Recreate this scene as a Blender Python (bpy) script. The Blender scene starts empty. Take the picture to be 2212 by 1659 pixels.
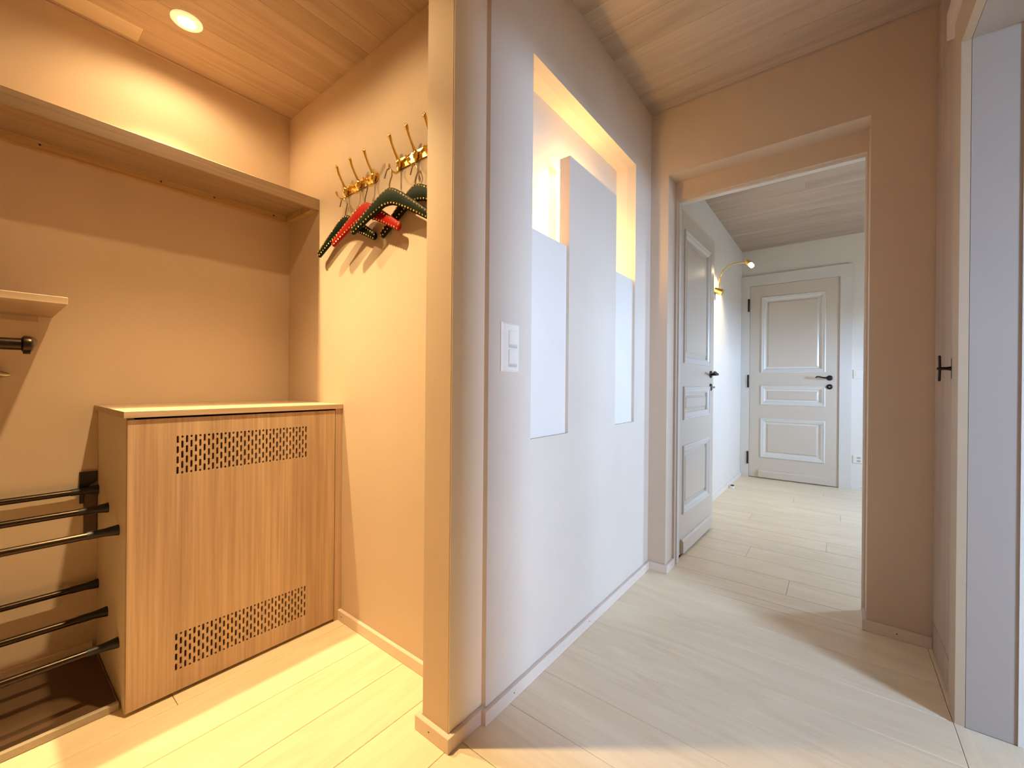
import bpy, bmesh, math, random
from mathutils import Vector, Matrix

random.seed(7)
SC = bpy.context.scene
COL = SC.collection

# ------------------------------------------------------------------ camera
FW = Vector((-0.61676674, 0.78714505, -0.00121288))
RT = Vector((0.78710877, 0.61675183, 0.00877245))
UP = Vector((-0.00765323, -0.00445589, 0.99996079))
cam = bpy.data.cameras.new('camera')
cam.sensor_fit = 'HORIZONTAL'; cam.sensor_width = 36.0
cam.lens = 899.544 / 2212 * 36.0
cam.clip_start = 0.02
camo = bpy.data.objects.new('camera', cam); COL.objects.link(camo)
camo.matrix_world = Matrix(((RT.x, UP.x, -FW.x, 0), (RT.y, UP.y, -FW.y, 0), (RT.z, UP.z, -FW.z, 1.0), (0, 0, 0, 1)))
SC.camera = camo

# ------------------------------------------------------------------ daylight, exposure
vs = SC.view_settings
vs.view_transform = 'Standard'; vs.look = 'None'; vs.exposure = 0.0; vs.gamma = 1.0; vs.use_curve_mapping = False
SKY = (0.48, 0.70, 1.08); SKY_STRENGTH = 93.0
WARM = (1.0, 0.73, 0.37)
world = bpy.data.worlds.new('sky'); SC.world = world; world.use_nodes = True
bg = world.node_tree.nodes['Background']
bg.inputs[0].default_value = (*SKY, 1); bg.inputs[1].default_value = SKY_STRENGTH
SC.cycles.max_bounces = 7; SC.cycles.diffuse_bounces = 6; SC.cycles.glossy_bounces = 3
SC.cycles.use_adaptive_sampling = True; SC.cycles.adaptive_threshold = 0.06; SC.cycles.adaptive_min_samples = 24
SC.cycles.sample_clamp_indirect = 8.0
SC.cycles.caustics_reflective = False

# windows of the two side rooms: (x, y0, y1, z0, z1), daylight enters towards -x
WIN1 = (3.25, -0.25, 0.60, 0.80, 2.15)
WIN2 = (1.70, 3.75, 4.32, 0.95, 1.62)
for n, (wx, y0, y1, z0, z1) in enumerate((WIN1, WIN2)):
    al = bpy.data.lights.new('window_portal', 'AREA')
    al.shape = 'RECTANGLE'; al.size = z1 - z0; al.size_y = y1 - y0
    al.cycles.is_portal = True
    ao = bpy.data.objects.new('window_portal', al); COL.objects.link(ao)
    ao.location = (wx + 0.05, (y0 + y1) / 2, (z0 + z1) / 2)
    ao.rotation_euler = (0, math.pi / 2, 0)

# ------------------------------------------------------------------ dimensions (metres)
xP, yP, xPl, yS, xN, yB = -0.8307, 0.7923, -0.9412, 0.9246, -0.8136, 2.2543
xR, xO0, xO1 = 0.2899, -0.7193, 0.0982
zC, zC2, zC3, zO = 2.466, 2.3025, 2.485, 2.1177
HB, TB = 0.042, 0.0148
xC, yH = -2.1568, 0.9452
xFL, yF = -0.8537, 5.2216
yBack, yClos = -1.2, -0.60
yJ0, yJ1, zJ = 0.738, 1.791, 2.0246       # doorway in the right wall
xRo = 0.402                               # its far face
yB2 = 2.42                                # far face of the end wall

# ------------------------------------------------------------------ materials
def node(nt, t, **kw):
    n = nt.nodes.new(t)
    for k, v in kw.items():
        if k in n.inputs: n.inputs[k].default_value = v
        else: setattr(n, k, v)
    return n

def base_mat(name):
    m = bpy.data.materials.new(name); m.use_nodes = True
    return m, m.node_tree, m.node_tree.nodes['Principled BSDF']

def paint(name, col, rough=0.6, bump=0.15, scale=60.0, var=0.03, metal=0.0, spec=0.5):
    m, nt, b = base_mat(name)
    b.inputs['Roughness'].default_value = rough; b.inputs['Metallic'].default_value = metal
    b.inputs['Specular IOR Level'].default_value = spec
    tc = node(nt, 'ShaderNodeTexCoord')
    ns = node(nt, 'ShaderNodeTexNoise', Scale=scale / 18.0, Detail=3.0)
    nt.links.new(tc.outputs['Object'], ns.inputs['Vector'])
    r = node(nt, 'ShaderNodeValToRGB')
    r.color_ramp.elements[0].position = 0.3; r.color_ramp.elements[1].position = 0.7
    r.color_ramp.elements[0].color = (*[c * (1 - var) for c in col], 1)
    r.color_ramp.elements[1].color = (*[min(1, c * (1 + var)) for c in col], 1)
    nt.links.new(ns.outputs['Fac'], r.inputs['Fac']); nt.links.new(r.outputs['Color'], b.inputs['Base Color'])
    if bump > 0:
        n2 = node(nt, 'ShaderNodeTexNoise', Scale=scale, Detail=5.0)
        nt.links.new(tc.outputs['Object'], n2.inputs['Vector'])
        bp = node(nt, 'ShaderNodeBump', Strength=bump, Distance=0.002)
        nt.links.new(n2.outputs['Fac'], bp.inputs['Height']); nt.links.new(bp.outputs['Normal'], b.inputs['Normal'])
    return m

def wood(name, light, dark, axis=0, rough=0.45, coarse=9.0, fine=90.0, var=0.06, contrast=0.5, fine_amt=0.25, bump=0.05, along=0.9, dist=0.9, knots=False):
    """Procedural timber, grain along the object's local axis (0=x, 1=y, 2=z)."""
    m, nt, b = base_mat(name)
    b.inputs['Roughness'].default_value = rough
    tc = node(nt, 'ShaderNodeTexCoord'); oi = node(nt, 'ShaderNodeObjectInfo')
    mul = node(nt, 'ShaderNodeVectorMath', operation='SCALE')
    cv = node(nt, 'ShaderNodeCombineXYZ')
    for k in range(3): nt.links.new(oi.outputs['Random'], cv.inputs[k])
    nt.links.new(cv.outputs[0], mul.inputs[0]); mul.inputs['Scale'].default_value = 37.0
    add = node(nt, 'ShaderNodeVectorMath', operation='ADD')
    nt.links.new(tc.outputs['Object'], add.inputs[0]); nt.links.new(mul.outputs[0], add.inputs[1])
    def mp(al, ac):
        p = node(nt, 'ShaderNodeMapping'); s = [ac] * 3; s[axis] = al
        p.inputs['Scale'].default_value = s; nt.links.new(add.outputs[0], p.inputs['Vector']); return p
    p1 = mp(along, coarse)
    n1 = node(nt, 'ShaderNodeTexNoise', Scale=1.0, Detail=5.0, Roughness=0.55, Distortion=dist)
    nt.links.new(p1.outputs[0], n1.inputs['Vector'])
    r1 = node(nt, 'ShaderNodeValToRGB'); e = r1.color_ramp.elements
    e[0].position = 0.5 - contrast / 2; e[1].position = 0.5 + contrast / 2
    e[0].color = (*dark, 1); e[1].color = (*light, 1)
    nt.links.new(n1.outputs['Fac'], r1.inputs['Fac'])
    p2 = mp(1.6, fine)
    n2 = node(nt, 'ShaderNodeTexNoise', Scale=1.0, Detail=4.0, Roughness=0.7, Distortion=0.3)
    nt.links.new(p2.outputs[0], n2.inputs['Vector'])
    r2 = node(nt, 'ShaderNodeValToRGB')
    r2.color_ramp.elements[0].position = 0.32; r2.color_ramp.elements[1].position = 0.62
    v = 1 - fine_amt
    r2.color_ramp.elements[0].color = (v, v * 0.985, v * 0.96, 1); r2.color_ramp.elements[1].color = (1, 1, 1, 1)
    nt.links.new(n2.outputs['Fac'], r2.inputs['Fac'])
    mx = node(nt, 'ShaderNodeMixRGB', blend_type='MULTIPLY'); mx.inputs[0].default_value = 1.0
    nt.links.new(r1.outputs[0], mx.inputs[1]); nt.links.new(r2.outputs[0], mx.inputs[2])
    mr = node(nt, 'ShaderNodeMapRange'); mr.inputs['To Min'].default_value = 1 - var; mr.inputs['To Max'].default_value = 1 + var
    nt.links.new(oi.outputs['Random'], mr.inputs['Value'])
    hs = node(nt, 'ShaderNodeHueSaturation')
    nt.links.new(mr.outputs[0], hs.inputs['Value']); nt.links.new(mx.outputs[0], hs.inputs['Color'])
    if knots:
        pk = mp(0.55, 1.0); vo = node(nt, 'ShaderNodeTexVoronoi', Scale=4.6); nt.links.new(pk.outputs[0], vo.inputs['Vector'])
        rk = node(nt, 'ShaderNodeValToRGB'); rk.color_ramp.elements[0].position = 0.012; rk.color_ramp.elements[1].position = 0.026
        rk.color_ramp.elements[0].color = (0.16, 0.09, 0.05, 1); rk.color_ramp.elements[1].color = (1, 1, 1, 1)
        nt.links.new(vo.outputs['Distance'], rk.inputs['Fac'])
        mk = node(nt, 'ShaderNodeMixRGB', blend_type='MULTIPLY'); mk.inputs[0].default_value = 1.0
        nt.links.new(hs.outputs[0], mk.inputs[1]); nt.links.new(rk.outputs[0], mk.inputs[2]); nt.links.new(mk.outputs[0], b.inputs['Base Color'])
    else: nt.links.new(hs.outputs[0], b.inputs['Base Color'])
    if bump:
        bp = node(nt, 'ShaderNodeBump', Strength=bump, Distance=0.001)
        nt.links.new(n2.outputs['Fac'], bp.inputs['Height']); nt.links.new(bp.outputs['Normal'], b.inputs['Normal'])
    return m

def emit(name, col, strength):
    m, nt, b = base_mat(name)
    b.inputs['Base Color'].default_value = (0.9, 0.9, 0.9, 1)
    b.inputs['Emission Color'].default_value = (*col, 1); b.inputs['Emission Strength'].default_value = strength
    return m

M = dict(
    wall=paint('beige_plaster', (0.60, 0.47, 0.345), 0.65, 0.2, 55, 0.025),
    wall_light=paint('cream_plaster', (0.74, 0.67, 0.58), 0.6, 0.15, 55, 0.02),
    wall_white=paint('white_plaster', (0.79, 0.735, 0.65), 0.6, 0.12, 55, 0.015),
    casing_tan=paint('warm_toned_casing', (0.48, 0.365, 0.25), 0.5, 0.05, 55, 0.015),  # warm light on the doorway casing is put into this tan
    ring=emit('frosted_lamp_ring', (1.0, 0.74, 0.36), 0.75),
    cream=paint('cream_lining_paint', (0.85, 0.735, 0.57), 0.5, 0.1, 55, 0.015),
    wall_dark=paint('low_bounce_wall', (0.26, 0.19, 0.13), 0.7, 0.1, 30, 0.05),  # unseen side room kept dark to cut its daylight bounce
    jamb=paint('shade_toned_jamb', (0.39, 0.335, 0.29), 0.4, 0.03, 40, 0.01),  # jamb darkened by colour to hold down the daylight on it
    wall_corr=paint('pale_beige_plaster', (0.66, 0.56, 0.45), 0.65, 0.2, 55, 0.025),
    niche=paint('niche_plaster', (0.70, 0.61, 0.50), 0.6, 0.35, 40, 0.03),
    skirting=paint('skirting_paint', (0.70, 0.575, 0.465), 0.45, 0.05, 80, 0.02),
    door=paint('greige_lacquer', (0.66, 0.575, 0.47), 0.28, 0.03, 40, 0.01),
    casing=paint('casing_paint', (0.72, 0.68, 0.61), 0.35, 0.03, 40, 0.01),
    floor_x=wood('pale_floorboard_x', (0.87, 0.735, 0.53), (0.755, 0.61, 0.415), 0, 0.40, 6, 60, 0.03, 0.5, 0.06, 0.03, 1.5, 2.4, True),
    floor_y=wood('pale_floorboard_y', (0.87, 0.735, 0.53), (0.755, 0.61, 0.415), 1, 0.40, 6, 60, 0.03, 0.5, 0.06, 0.03, 1.5, 2.4, True),
    sub=paint('subfloor', (0.25, 0.17, 0.10), 0.8, 0, 20, 0.05),
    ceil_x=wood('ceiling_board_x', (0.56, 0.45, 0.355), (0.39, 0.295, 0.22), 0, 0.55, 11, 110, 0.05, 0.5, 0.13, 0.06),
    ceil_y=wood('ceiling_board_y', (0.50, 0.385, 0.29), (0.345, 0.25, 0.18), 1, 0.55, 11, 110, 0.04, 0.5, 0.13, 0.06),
    ceil_pale=wood('pale_ceiling_board', (0.72, 0.62, 0.49), (0.64, 0.53, 0.40), 1, 0.55, 8, 80, 0.0, 0.5, 0.08, 0.04),
    ceil_base=paint('ceiling_base', (0.25, 0.18, 0.12), 0.8, 0, 20, 0.05),
    larch_z=wood('larch_veneer', (0.66, 0.475, 0.325), (0.44, 0.29, 0.18), 2, 0.5, 16, 130, 0.02, 0.55, 0.25, 0.04),
    larch_y=wood('larch_board', (0.60, 0.45, 0.32), (0.42, 0.29, 0.19), 1, 0.5, 14, 110, 0.02, 0.55, 0.22, 0.04),
    shelf=wood('shaded_larch_board', (0.45, 0.325, 0.22), (0.32, 0.215, 0.135), 1, 0.5, 14, 110, 0.02, 0.55, 0.2, 0.04),  # the shelf's shade is put into this darker wood colour
    batten=wood('pine_batten', (0.66, 0.45, 0.22), (0.44, 0.27, 0.12), 1, 0.55, 16, 70, 0.05, 0.4, 0.2, 0.05),
    side=paint('cabinet_side_paint', (0.62, 0.51, 0.38), 0.55, 0.05, 60, 0.015),
    cupb=wood('cupboard_veneer', (0.53, 0.41, 0.32), (0.40, 0.295, 0.22), 2, 0.5, 14, 100, 0.02, 0.5, 0.15, 0.04),
    brass=paint('polished_brass', (0.95, 0.66, 0.20), 0.16, 0, 60, 0.02, 1.0),
    steel=paint('hanger_wire', (0.30, 0.26, 0.20), 0.3, 0, 60, 0.02, 1.0),
    nickel=paint('brushed_nickel', (0.62, 0.56, 0.48), 0.28, 0, 60, 0.02, 1.0),
    bronze=paint('bronze_tube', (0.055, 0.038, 0.026), 0.3, 0, 60, 0.03, 1.0),
    rubber=paint('black_plastic', (0.012, 0.010, 0.008), 0.5, 0, 60, 0.05),
    iron=paint('black_iron', (0.014, 0.008, 0.007), 0.38, 0.1, 90, 0.1, 0.3),
    tray=paint('brown_tray_mat', (0.085, 0.045, 0.022), 0.45, 0.05, 60, 0.08),
    lip=paint('tray_lip', (0.42, 0.35, 0.26), 0.4, 0, 60, 0.03),
    green=paint('dark_green_leather', (0.0045, 0.012, 0.0065), 0.5, 0.25, 160, 0.2, 0.0, 0.12),
    red=paint('red_leather', (0.30, 0.008, 0.006), 0.5, 0.25, 160, 0.08, 0.0, 0.15),
    plastic=paint('cream_switch_plastic', (0.84, 0.77, 0.66), 0.35, 0, 60, 0.005),
    grey=paint('grey_plastic', (0.55, 0.52, 0.48), 0.5, 0, 60, 0.01),
    dark=paint('dark_slot', (0.02, 0.018, 0.016), 0.6, 0, 60, 0.05),
    white=paint('white_enamel', (0.85, 0.82, 0.76), 0.35, 0, 60, 0.005),
    lens=emit('lamp_lens', (1.0, 0.80, 0.45), 22.0),
    led=emit('led_tape', (1.0, 0.62, 0.19), 55.0),
    bulb=emit('hall_lamp_bulb', (1.0, 0.80, 0.50), 60.0),
    ground=paint('outdoor_ground', (0.22, 0.21, 0.18), 0.9, 0, 1, 0.1),
)

# ------------------------------------------------------------------ mesh helpers
class MB:
    def __init__(self): self.v = []; self.f = []
    def add(self, vs_, fs_):
        o = len(self.v); self.v += [tuple(p) for p in vs_]; self.f += [tuple(i + o for i in f) for f in fs_]; return self
    def box(self, x0, x1, y0, y1, z0, z1):
        v = [(x0,y0,z0),(x1,y0,z0),(x1,y1,z0),(x0,y1,z0),(x0,y0,z1),(x1,y0,z1),(x1,y1,z1),(x0,y1,z1)]
        return self.add(v, [(0,3,2,1),(4,5,6,7),(0,1,5,4),(1,2,6,5),(2,3,7,6),(3,0,4,7)])
    def cbox(self, x0, x1, y0, y1, z0, z1, c=0.002):
        """box with chamfered edges"""
        b = bmesh.new(); bmesh.ops.create_cube(b, size=1.0)
        for q in b.verts:
            q.co = Vector(((x0+x1)/2 + q.co.x*(x1-x0), (y0+y1)/2 + q.co.y*(y1-y0), (z0+z1)/2 + q.co.z*(z1-z0)))
        bmesh.ops.bevel(b, geom=list(b.edges), offset=c, offset_type='OFFSET', segments=1, affect='EDGES')
        b.verts.index_update()
        self.add([q.co[:] for q in b.verts], [[q.index for q in f.verts] for f in b.faces]); b.free(); return self
    def prism(self, poly, axis, a0, a1):
        """poly: 2D points in the two other axes (in order x,y,z), extruded along axis"""
        def p3(p, a):
            if axis == 0: return (a, p[0], p[1])
            if axis == 1: return (p[0], a, p[1])
            return (p[0], p[1], a)
        n = len(poly); vs_ = [p3(p, a0) for p in poly] + [p3(p, a1) for p in poly]
        fs = [tuple(range(n))[::-1], tuple(range(n, 2*n))] + [(i, (i+1) % n, n+(i+1) % n, n+i) for i in range(n)]
        return self.add(vs_, fs)
    def tube(self, pts, rad, seg=12, caps=True, flat=None):
        pts = [Vector(p) for p in pts]; n = len(pts)
        if not hasattr(rad, '__len__'): rad = [rad] * n
        vs_ = []; up = None
        for i, p in enumerate(pts):
            t = (pts[min(i+1, n-1)] - pts[max(i-1, 0)]).normalized()
            if up is None:
                up = Vector((1, 0, 0)) if abs(t.x) < 0.8 else Vector((0, 0, 1))
            a = (up - t * up.dot(t)).normalized(); b = t.cross(a); up = a
            fl = flat[i] if flat else (1, 1)
            for k in range(seg):
                w = 2 * math.pi * k / seg
                vs_.append(p + a * math.cos(w) * rad[i] * fl[0] + b * math.sin(w) * rad[i] * fl[1])
        fs = [(i*seg+k, i*seg+(k+1) % seg, (i+1)*seg+(k+1) % seg, (i+1)*seg+k) for i in range(n-1) for k in range(seg)]
        if caps: fs += [tuple(range(seg))[::-1], tuple(range((n-1)*seg, n*seg))]
        return self.add(vs_, fs)
    def lathe(self, prof, c, axis=(0, 0, 1), seg=24):
        """prof: (radius, height along axis)"""
        ax = Vector(axis).normalized(); a = ax.orthogonal().normalized(); b = ax.cross(a); c = Vector(c)
        vs_ = []; fs = []; n = len(prof)
        for r, h in prof:
            for k in range(seg):
                w = 2*math.pi*k/seg; vs_.append(c + ax*h + (a*math.cos(w) + b*math.sin(w))*max(r, 1e-5))
        for i in range(n-1):
            for k in range(seg): fs.append((i*seg+k, i*seg+(k+1) % seg, (i+1)*seg+(k+1) % seg, (i+1)*seg+k))
        fs += [tuple(range(seg))[::-1], tuple(range((n-1)*seg, n*seg))]
        return self.add(vs_, fs)
    def ball(self, c, r, seg=8, rings=5, sc=(1, 1, 1)):
        c = Vector(c); vs_ = []; fs = []
        for i in range(rings+1):
            th = math.pi*i/rings
            for k in range(seg):
                w = 2*math.pi*k/seg
                vs_.append(c + Vector((math.sin(th)*math.cos(w)*r*sc[0], math.sin(th)*math.sin(w)*r*sc[1], math.cos(th)*r*sc[2])))
        for i in range(rings):
            for k in range(seg): fs.append((i*seg+k, (i+1)*seg+k, (i+1)*seg+(k+1) % seg, i*seg+(k+1) % seg))
        return self.add(vs_, fs)
    def grid(self, us, ws, solid, a0, a1, axis):
        """slab made of grid cells; solid(i, j) tells which cells are filled; one connected mesh"""
        def p3(u, w, a):
            return (a, u, w) if axis == 0 else (u, a, w) if axis == 1 else (u, w, a)
        nu, nw = len(us), len(ws)
        vs_ = [p3(us[i], ws[j], a) for a in (a0, a1) for i in range(nu) for j in range(nw)]
        I = lambda i, j, s: s*nu*nw + i*nw + j
        S = lambda i, j: 0 <= i < nu-1 and 0 <= j < nw-1 and solid(i, j)
        fs = []
        for i in range(nu-1):
            for j in range(nw-1):
                if not S(i, j): continue
                for s in (0, 1): fs.append((I(i,j,s), I(i+1,j,s), I(i+1,j+1,s), I(i,j+1,s)))
                if not S(i-1, j): fs.append((I(i,j,0), I(i,j+1,0), I(i,j+1,1), I(i,j,1)))
                if not S(i+1, j): fs.append((I(i+1,j,0), I(i+1,j+1,0), I(i+1,j+1,1), I(i+1,j,1)))
                if not S(i, j-1): fs.append((I(i,j,0), I(i+1,j,0), I(i+1,j,1), I(i,j,1)))
                if not S(i, j+1): fs.append((I(i,j+1,0), I(i+1,j+1,0), I(i+1,j+1,1), I(i,j+1,1)))
        return self.add(vs_, fs)
    def build(self, name, mat, parent=None, smooth=False, origin=None, weld=True):
        """ONE mesh object; coordinates given are world (or the parent's local when parent is rotated)"""
        used = sorted({i for f in self.f for i in f}); mpx = {i: k for k, i in enumerate(used)}
        V = [Vector(self.v[i]) for i in used]; F = [[mpx[i] for i in f] for f in self.f]
        lo = Vector([min(p[k] for p in V) for k in range(3)]); hi = Vector([max(p[k] for p in V) for k in range(3)])
        if origin is None: origin = Vector(((lo.x+hi.x)/2, (lo.y+hi.y)/2, (lo.z+hi.z)/2 if parent else lo.z))
        origin = Vector(origin)
        me = bpy.data.meshes.new(name); b = bmesh.new()
        bv = [b.verts.new(p - origin) for p in V]
        for f in F:
            try: b.faces.new([bv[i] for i in f])
            except ValueError: pass
        if weld: bmesh.ops.remove_doubles(b, verts=b.verts, dist=1e-6)
        bmesh.ops.recalc_face_normals(b, faces=b.faces)
        b.to_mesh(me); b.free()
        if smooth:
            for p in me.polygons: p.use_smooth = True
            try: me.set_sharp_from_angle(angle=math.radians(40))
            except Exception: pass
        me.materials.append(mat if not isinstance(mat, str) else M[mat])
        o = bpy.data.objects.new(name, me); COL.objects.link(o)
        if parent is not None:
            o.parent = parent
            w = parent.get('_local')
            o.location = origin if w else origin - absloc(parent)
        else: o.location = origin
        return o

ABS = {}
def absloc(o):
    p = Vector(o.location)
    while o.parent: o = o.parent; p += Vector(o.location)
    return p

def empty(name, loc, rz=0.0, local=False):
    o = bpy.data.objects.new(name, None); COL.objects.link(o); o.location = loc; o.rotation_euler = (0, 0, rz)
    o.empty_display_size = 0.05
    if local: o['_local'] = 1
    return o

def tag(o, label, cat, group=None, kind=None):
    o['label'] = label; o['category'] = cat
    if group: o['group'] = group
    if kind: o['kind'] = kind
    return o

def struct(o, label, cat):
    return tag(o, label, cat, kind='structure')

def bx(name, x0, x1, y0, y1, z0, z1, mat, parent=None, c=0.0):
    m = MB()
    if c: m.cbox(x0, x1, y0, y1, z0, z1, c)
    else: m.box(x0, x1, y0, y1, z0, z1)
    return m.build(name, mat, parent)

# ------------------------------------------------------------------ floor with its boards
fl = bx('floor', -2.2, 3.4, -1.3, 5.4, -0.06, -0.012, 'sub')
struct(fl, 'pale whitewashed timber board floor', 'floor')

def plank(parent, x0, x1, y0, y1, axis, mat, z1=0.0, th=0.012, g=0.0007, c=0.0011, name='plank', up=True):
    x0 += g; x1 -= g; y0 += g; y1 -= g
    zt, zb = (z1, z1 - th) if up else (z1, z1 + th)
    s = -1 if up else 1
    zc = zt + s * c
    v = [(x0,y0,zb),(x1,y0,zb),(x1,y1,zb),(x0,y1,zb),(x0,y0,zc),(x1,y0,zc),(x1,y1,zc),(x0,y1,zc),
         (x0+c,y0+c,zt),(x1-c,y0+c,zt),(x1-c,y1-c,zt),(x0+c,y1-c,zt)]
    f = [(0,3,2,1),(0,1,5,4),(1,2,6,5),(2,3,7,6),(3,0,4,7),(4,5,9,8),(5,6,10,9),(6,7,11,10),(7,4,8,11),(8,9,10,11)]
    return MB().add(v, f).build(name, mat, parent)

def rows(lo, hi, first, w):
    k = math.floor((lo - first) / w); out = []
    while first + k*w < hi - 0.02:
        a, b = max(lo, first + k*w), min(hi, first + (k+1)*w)
        if b - a > 0.012: out.append((a, b))
        k += 1
    return out

joint_x = {0: [-0.1], 1: [], 2: [], 3: [], 4: [], 5: [], 6: [-0.30], 7: [-0.18], 8: [], 9: [-0.36], 10: [-0.05], 11: [], 12: [-0.5], 13: [0.05]}
for i, (a, b) in enumerate(rows(yBack, yB, 0.832, 0.193)):
    xs = [xP, xR - 0.012]
    for u, v in zip(xs[:-1], xs[1:]): plank(fl, u, v, a, b, 0, 'floor_x')
for i, (a, b) in enumerate(rows(yB, yF, 2.376 - 0.193, 0.193)):
    if a < yB2: u0, u1 = xO0, xO1
    else: u0, u1 = xFL, 1.7
    j = {1: -0.19, 3: -0.42, 5: -0.05, 7: -0.52, 9: 0.02, 11: -0.30, 13: -0.10}.get(i)
    xs = [u0] + ([j] if j is not None else []) + [u1]
    for u, v in zip(xs[:-1], xs[1:]): plank(fl, u, v, a, b, 0, 'floor_x')
for i, (a, b) in enumerate(rows(xC, xP, -1.2135, 0.1914)):
    ys = [yClos, yH] if i % 2 else [yClos, 0.12 if i == 4 else 0.38 if i == 2 else -0.1, yH]
    for u, v in zip(ys[:-1], ys[1:]): plank(fl, a, b, u, v, 1, 'floor_y')
for i, (a, b) in enumerate(rows(xR - 0.012, 3.25, xR - 0.012, 0.193)):
    if i == 0:
        plank(fl, a, b, yJ0, yJ1, 1, 'floor_y'); plank(fl, a, xR + 0.012, yJ1, yB, 1, 'floor_y'); plank(fl, a, xR + 0.012, yBack, yJ0, 1, 'floor_y')
        plank(fl, xRo, b, yJ1, 2.1, 1, 'floor_y'); plank(fl, xRo, b, yBack, yJ0, 1, 'floor_y')
    else:
        for u, v in ((yBack, 0.7), (0.7, 2.1)): plank(fl, a, b, u, v, 1, 'floor_y')

# ------------------------------------------------------------------ ceilings with their boards
def ceiling(name, x0, x1, y0, y1, z, axis, first, w, label, joints=(), mats=('ceil_x', 'ceil_y'), pale=None):
    c = bx(name, x0, x1, y0, y1, z + 0.012, z + 0.05, 'ceil_base'); struct(c, label, 'ceiling')
    if axis == 0:
        for i, (a, b) in enumerate(rows(y0, y1, first, w)):
            xs = [x0] + [j for (k, j) in joints if k == i and x0 < j < x1] + [x1]
            for u, v in zip(xs[:-1], xs[1:]): plank(c, u, v, a, b, 0, mats[0], z, 0.012, 0.0003, 0.0007, 'ceiling_board', up=False)
    else:
        for i, (a, b) in enumerate(rows(x0, x1, first, w)):
            ys = [y0] + [j for (k, j) in joints if k == i and y0 < j < y1] + [y1]
            for q, (u, v) in enumerate(zip(ys[:-1], ys[1:])):
                plank(c, a, b, u, v, 1, mats[1] if (i, q) != pale else 'ceil_pale', z, 0.012, 0.0002, 0.0004, 'ceiling_board', up=False)
    return c
ceiling('ceiling', xP, xRo - 0.06, yBack, yB, zC, 0, 2.205, 0.147, 'whitewashed timber board ceiling of the corridor', [(18, -0.1), (20, 0.05)])
ceiling('ceiling_closet', xC, xP, yClos, yH, zC2, 1, -2.134, 0.0940, 'lamp-lit timber board ceiling of the coat alcove', [(1, 0.368), (3, 0.1)], pale=(1, 0))
ceiling('ceiling_hall', xFL - 0.03, 1.75, yB2 - 0.02, yF + 0.04, zC3, 0, yF - 0.05, 0.147, 'pale timber board ceiling of the far hall', [(6, -0.45), (13, -0.23), (15, -0.5), (9, -0.2), (3, -0.6)])
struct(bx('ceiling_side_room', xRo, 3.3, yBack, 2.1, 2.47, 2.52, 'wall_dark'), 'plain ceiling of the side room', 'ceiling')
struct(bx('trim_1', xC, xC + 0.012, yClos, yH, zC2 - 0.006, zC2 + 0.001, 'ceil_y'), 'thin timber bead under the alcove ceiling edge', 'trim')
struct(bx('trim_2', xN, xR, yB - 0.012, yB, zC - 0.006, zC + 0.001, 'ceil_x'), 'thin timber bead under the corridor ceiling edge', 'trim')

# ------------------------------------------------------------------ walls
struct(bx('wall_closet_back', xC - 0.06, xC, yClos - 0.06, yH + 0.06, 0, zC2 + 0.05, 'wall'), 'warm beige alcove back wall behind the shelf', 'wall')
struct(bx('wall_closet_end', xC, xPl + 0.02, yH, yH + 0.06, 0, zC2 + 0.05, 'wall'), 'warm beige alcove end wall with the brass hooks', 'wall')
struct(bx('wall_closet_near', xC, xP, yClos - 0.06, yClos, 0, zC2 + 0.05, 'wall'), 'beige alcove wall next to the camera', 'wall')
pil = MB().cbox(xPl, xP, yP, yS + 0.07, 0, zC + 0.03, 0.003).build('wall_pillar', 'wall')
struct(pil, 'plaster wall end between alcove and corridor', 'wall')
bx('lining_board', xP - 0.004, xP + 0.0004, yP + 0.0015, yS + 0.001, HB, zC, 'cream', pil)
struct(bx('wall_closet_header', xP - 0.06, xP, yClos - 0.06, yP, zC2 + 0.05, zC + 0.03, 'wall'), 'beige header above the alcove opening', 'wall')

# niche wall: front slab with an upside-down U cut-out, lining ring and back behind it
NY0, NY1, NY2, NY3, NZ0, NZT, NZB, NX1, NXB = 1.141, 1.387, 1.812, 2.0415, 0.8125, 2.111, 1.874, -0.8592, -0.9179
ys = [yS, NY0, NY1, NY2, NY3, yB + 0.1]; zs = [0, NZ0, NZB, NZT, zC + 0.03]
def nsol(i, j):
    if i in (0, 4) or j in (0, 3): return True
    return i == 2 and j == 1
wn = MB().grid(ys, zs, nsol, NX1, xN, 0).build('wall_niche', 'wall_corr')
struct(wn, 'beige plaster wall with a lit recessed niche and centre panel', 'wall')
MB().grid([yS, NY0, NY3, yB + 0.1], [0, NZ0, NZT, zC + 0.03], lambda i, j: not (i == 1 and j == 1), NXB, NX1, 0).build('niche_lining', 'niche', wn)
bx('niche_back', NXB - 0.02, NXB, NY0 - 0.05, NY3 + 0.05, NZ0 - 0.05, NZT + 0.05, 'niche', wn)
for a, b in ((NY0, NY1), (NY2, NY3)):
    bx('recess_panel', -0.846, -0.8262, a, b, NZ0, 1.531, 'wall_light', wn)

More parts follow.
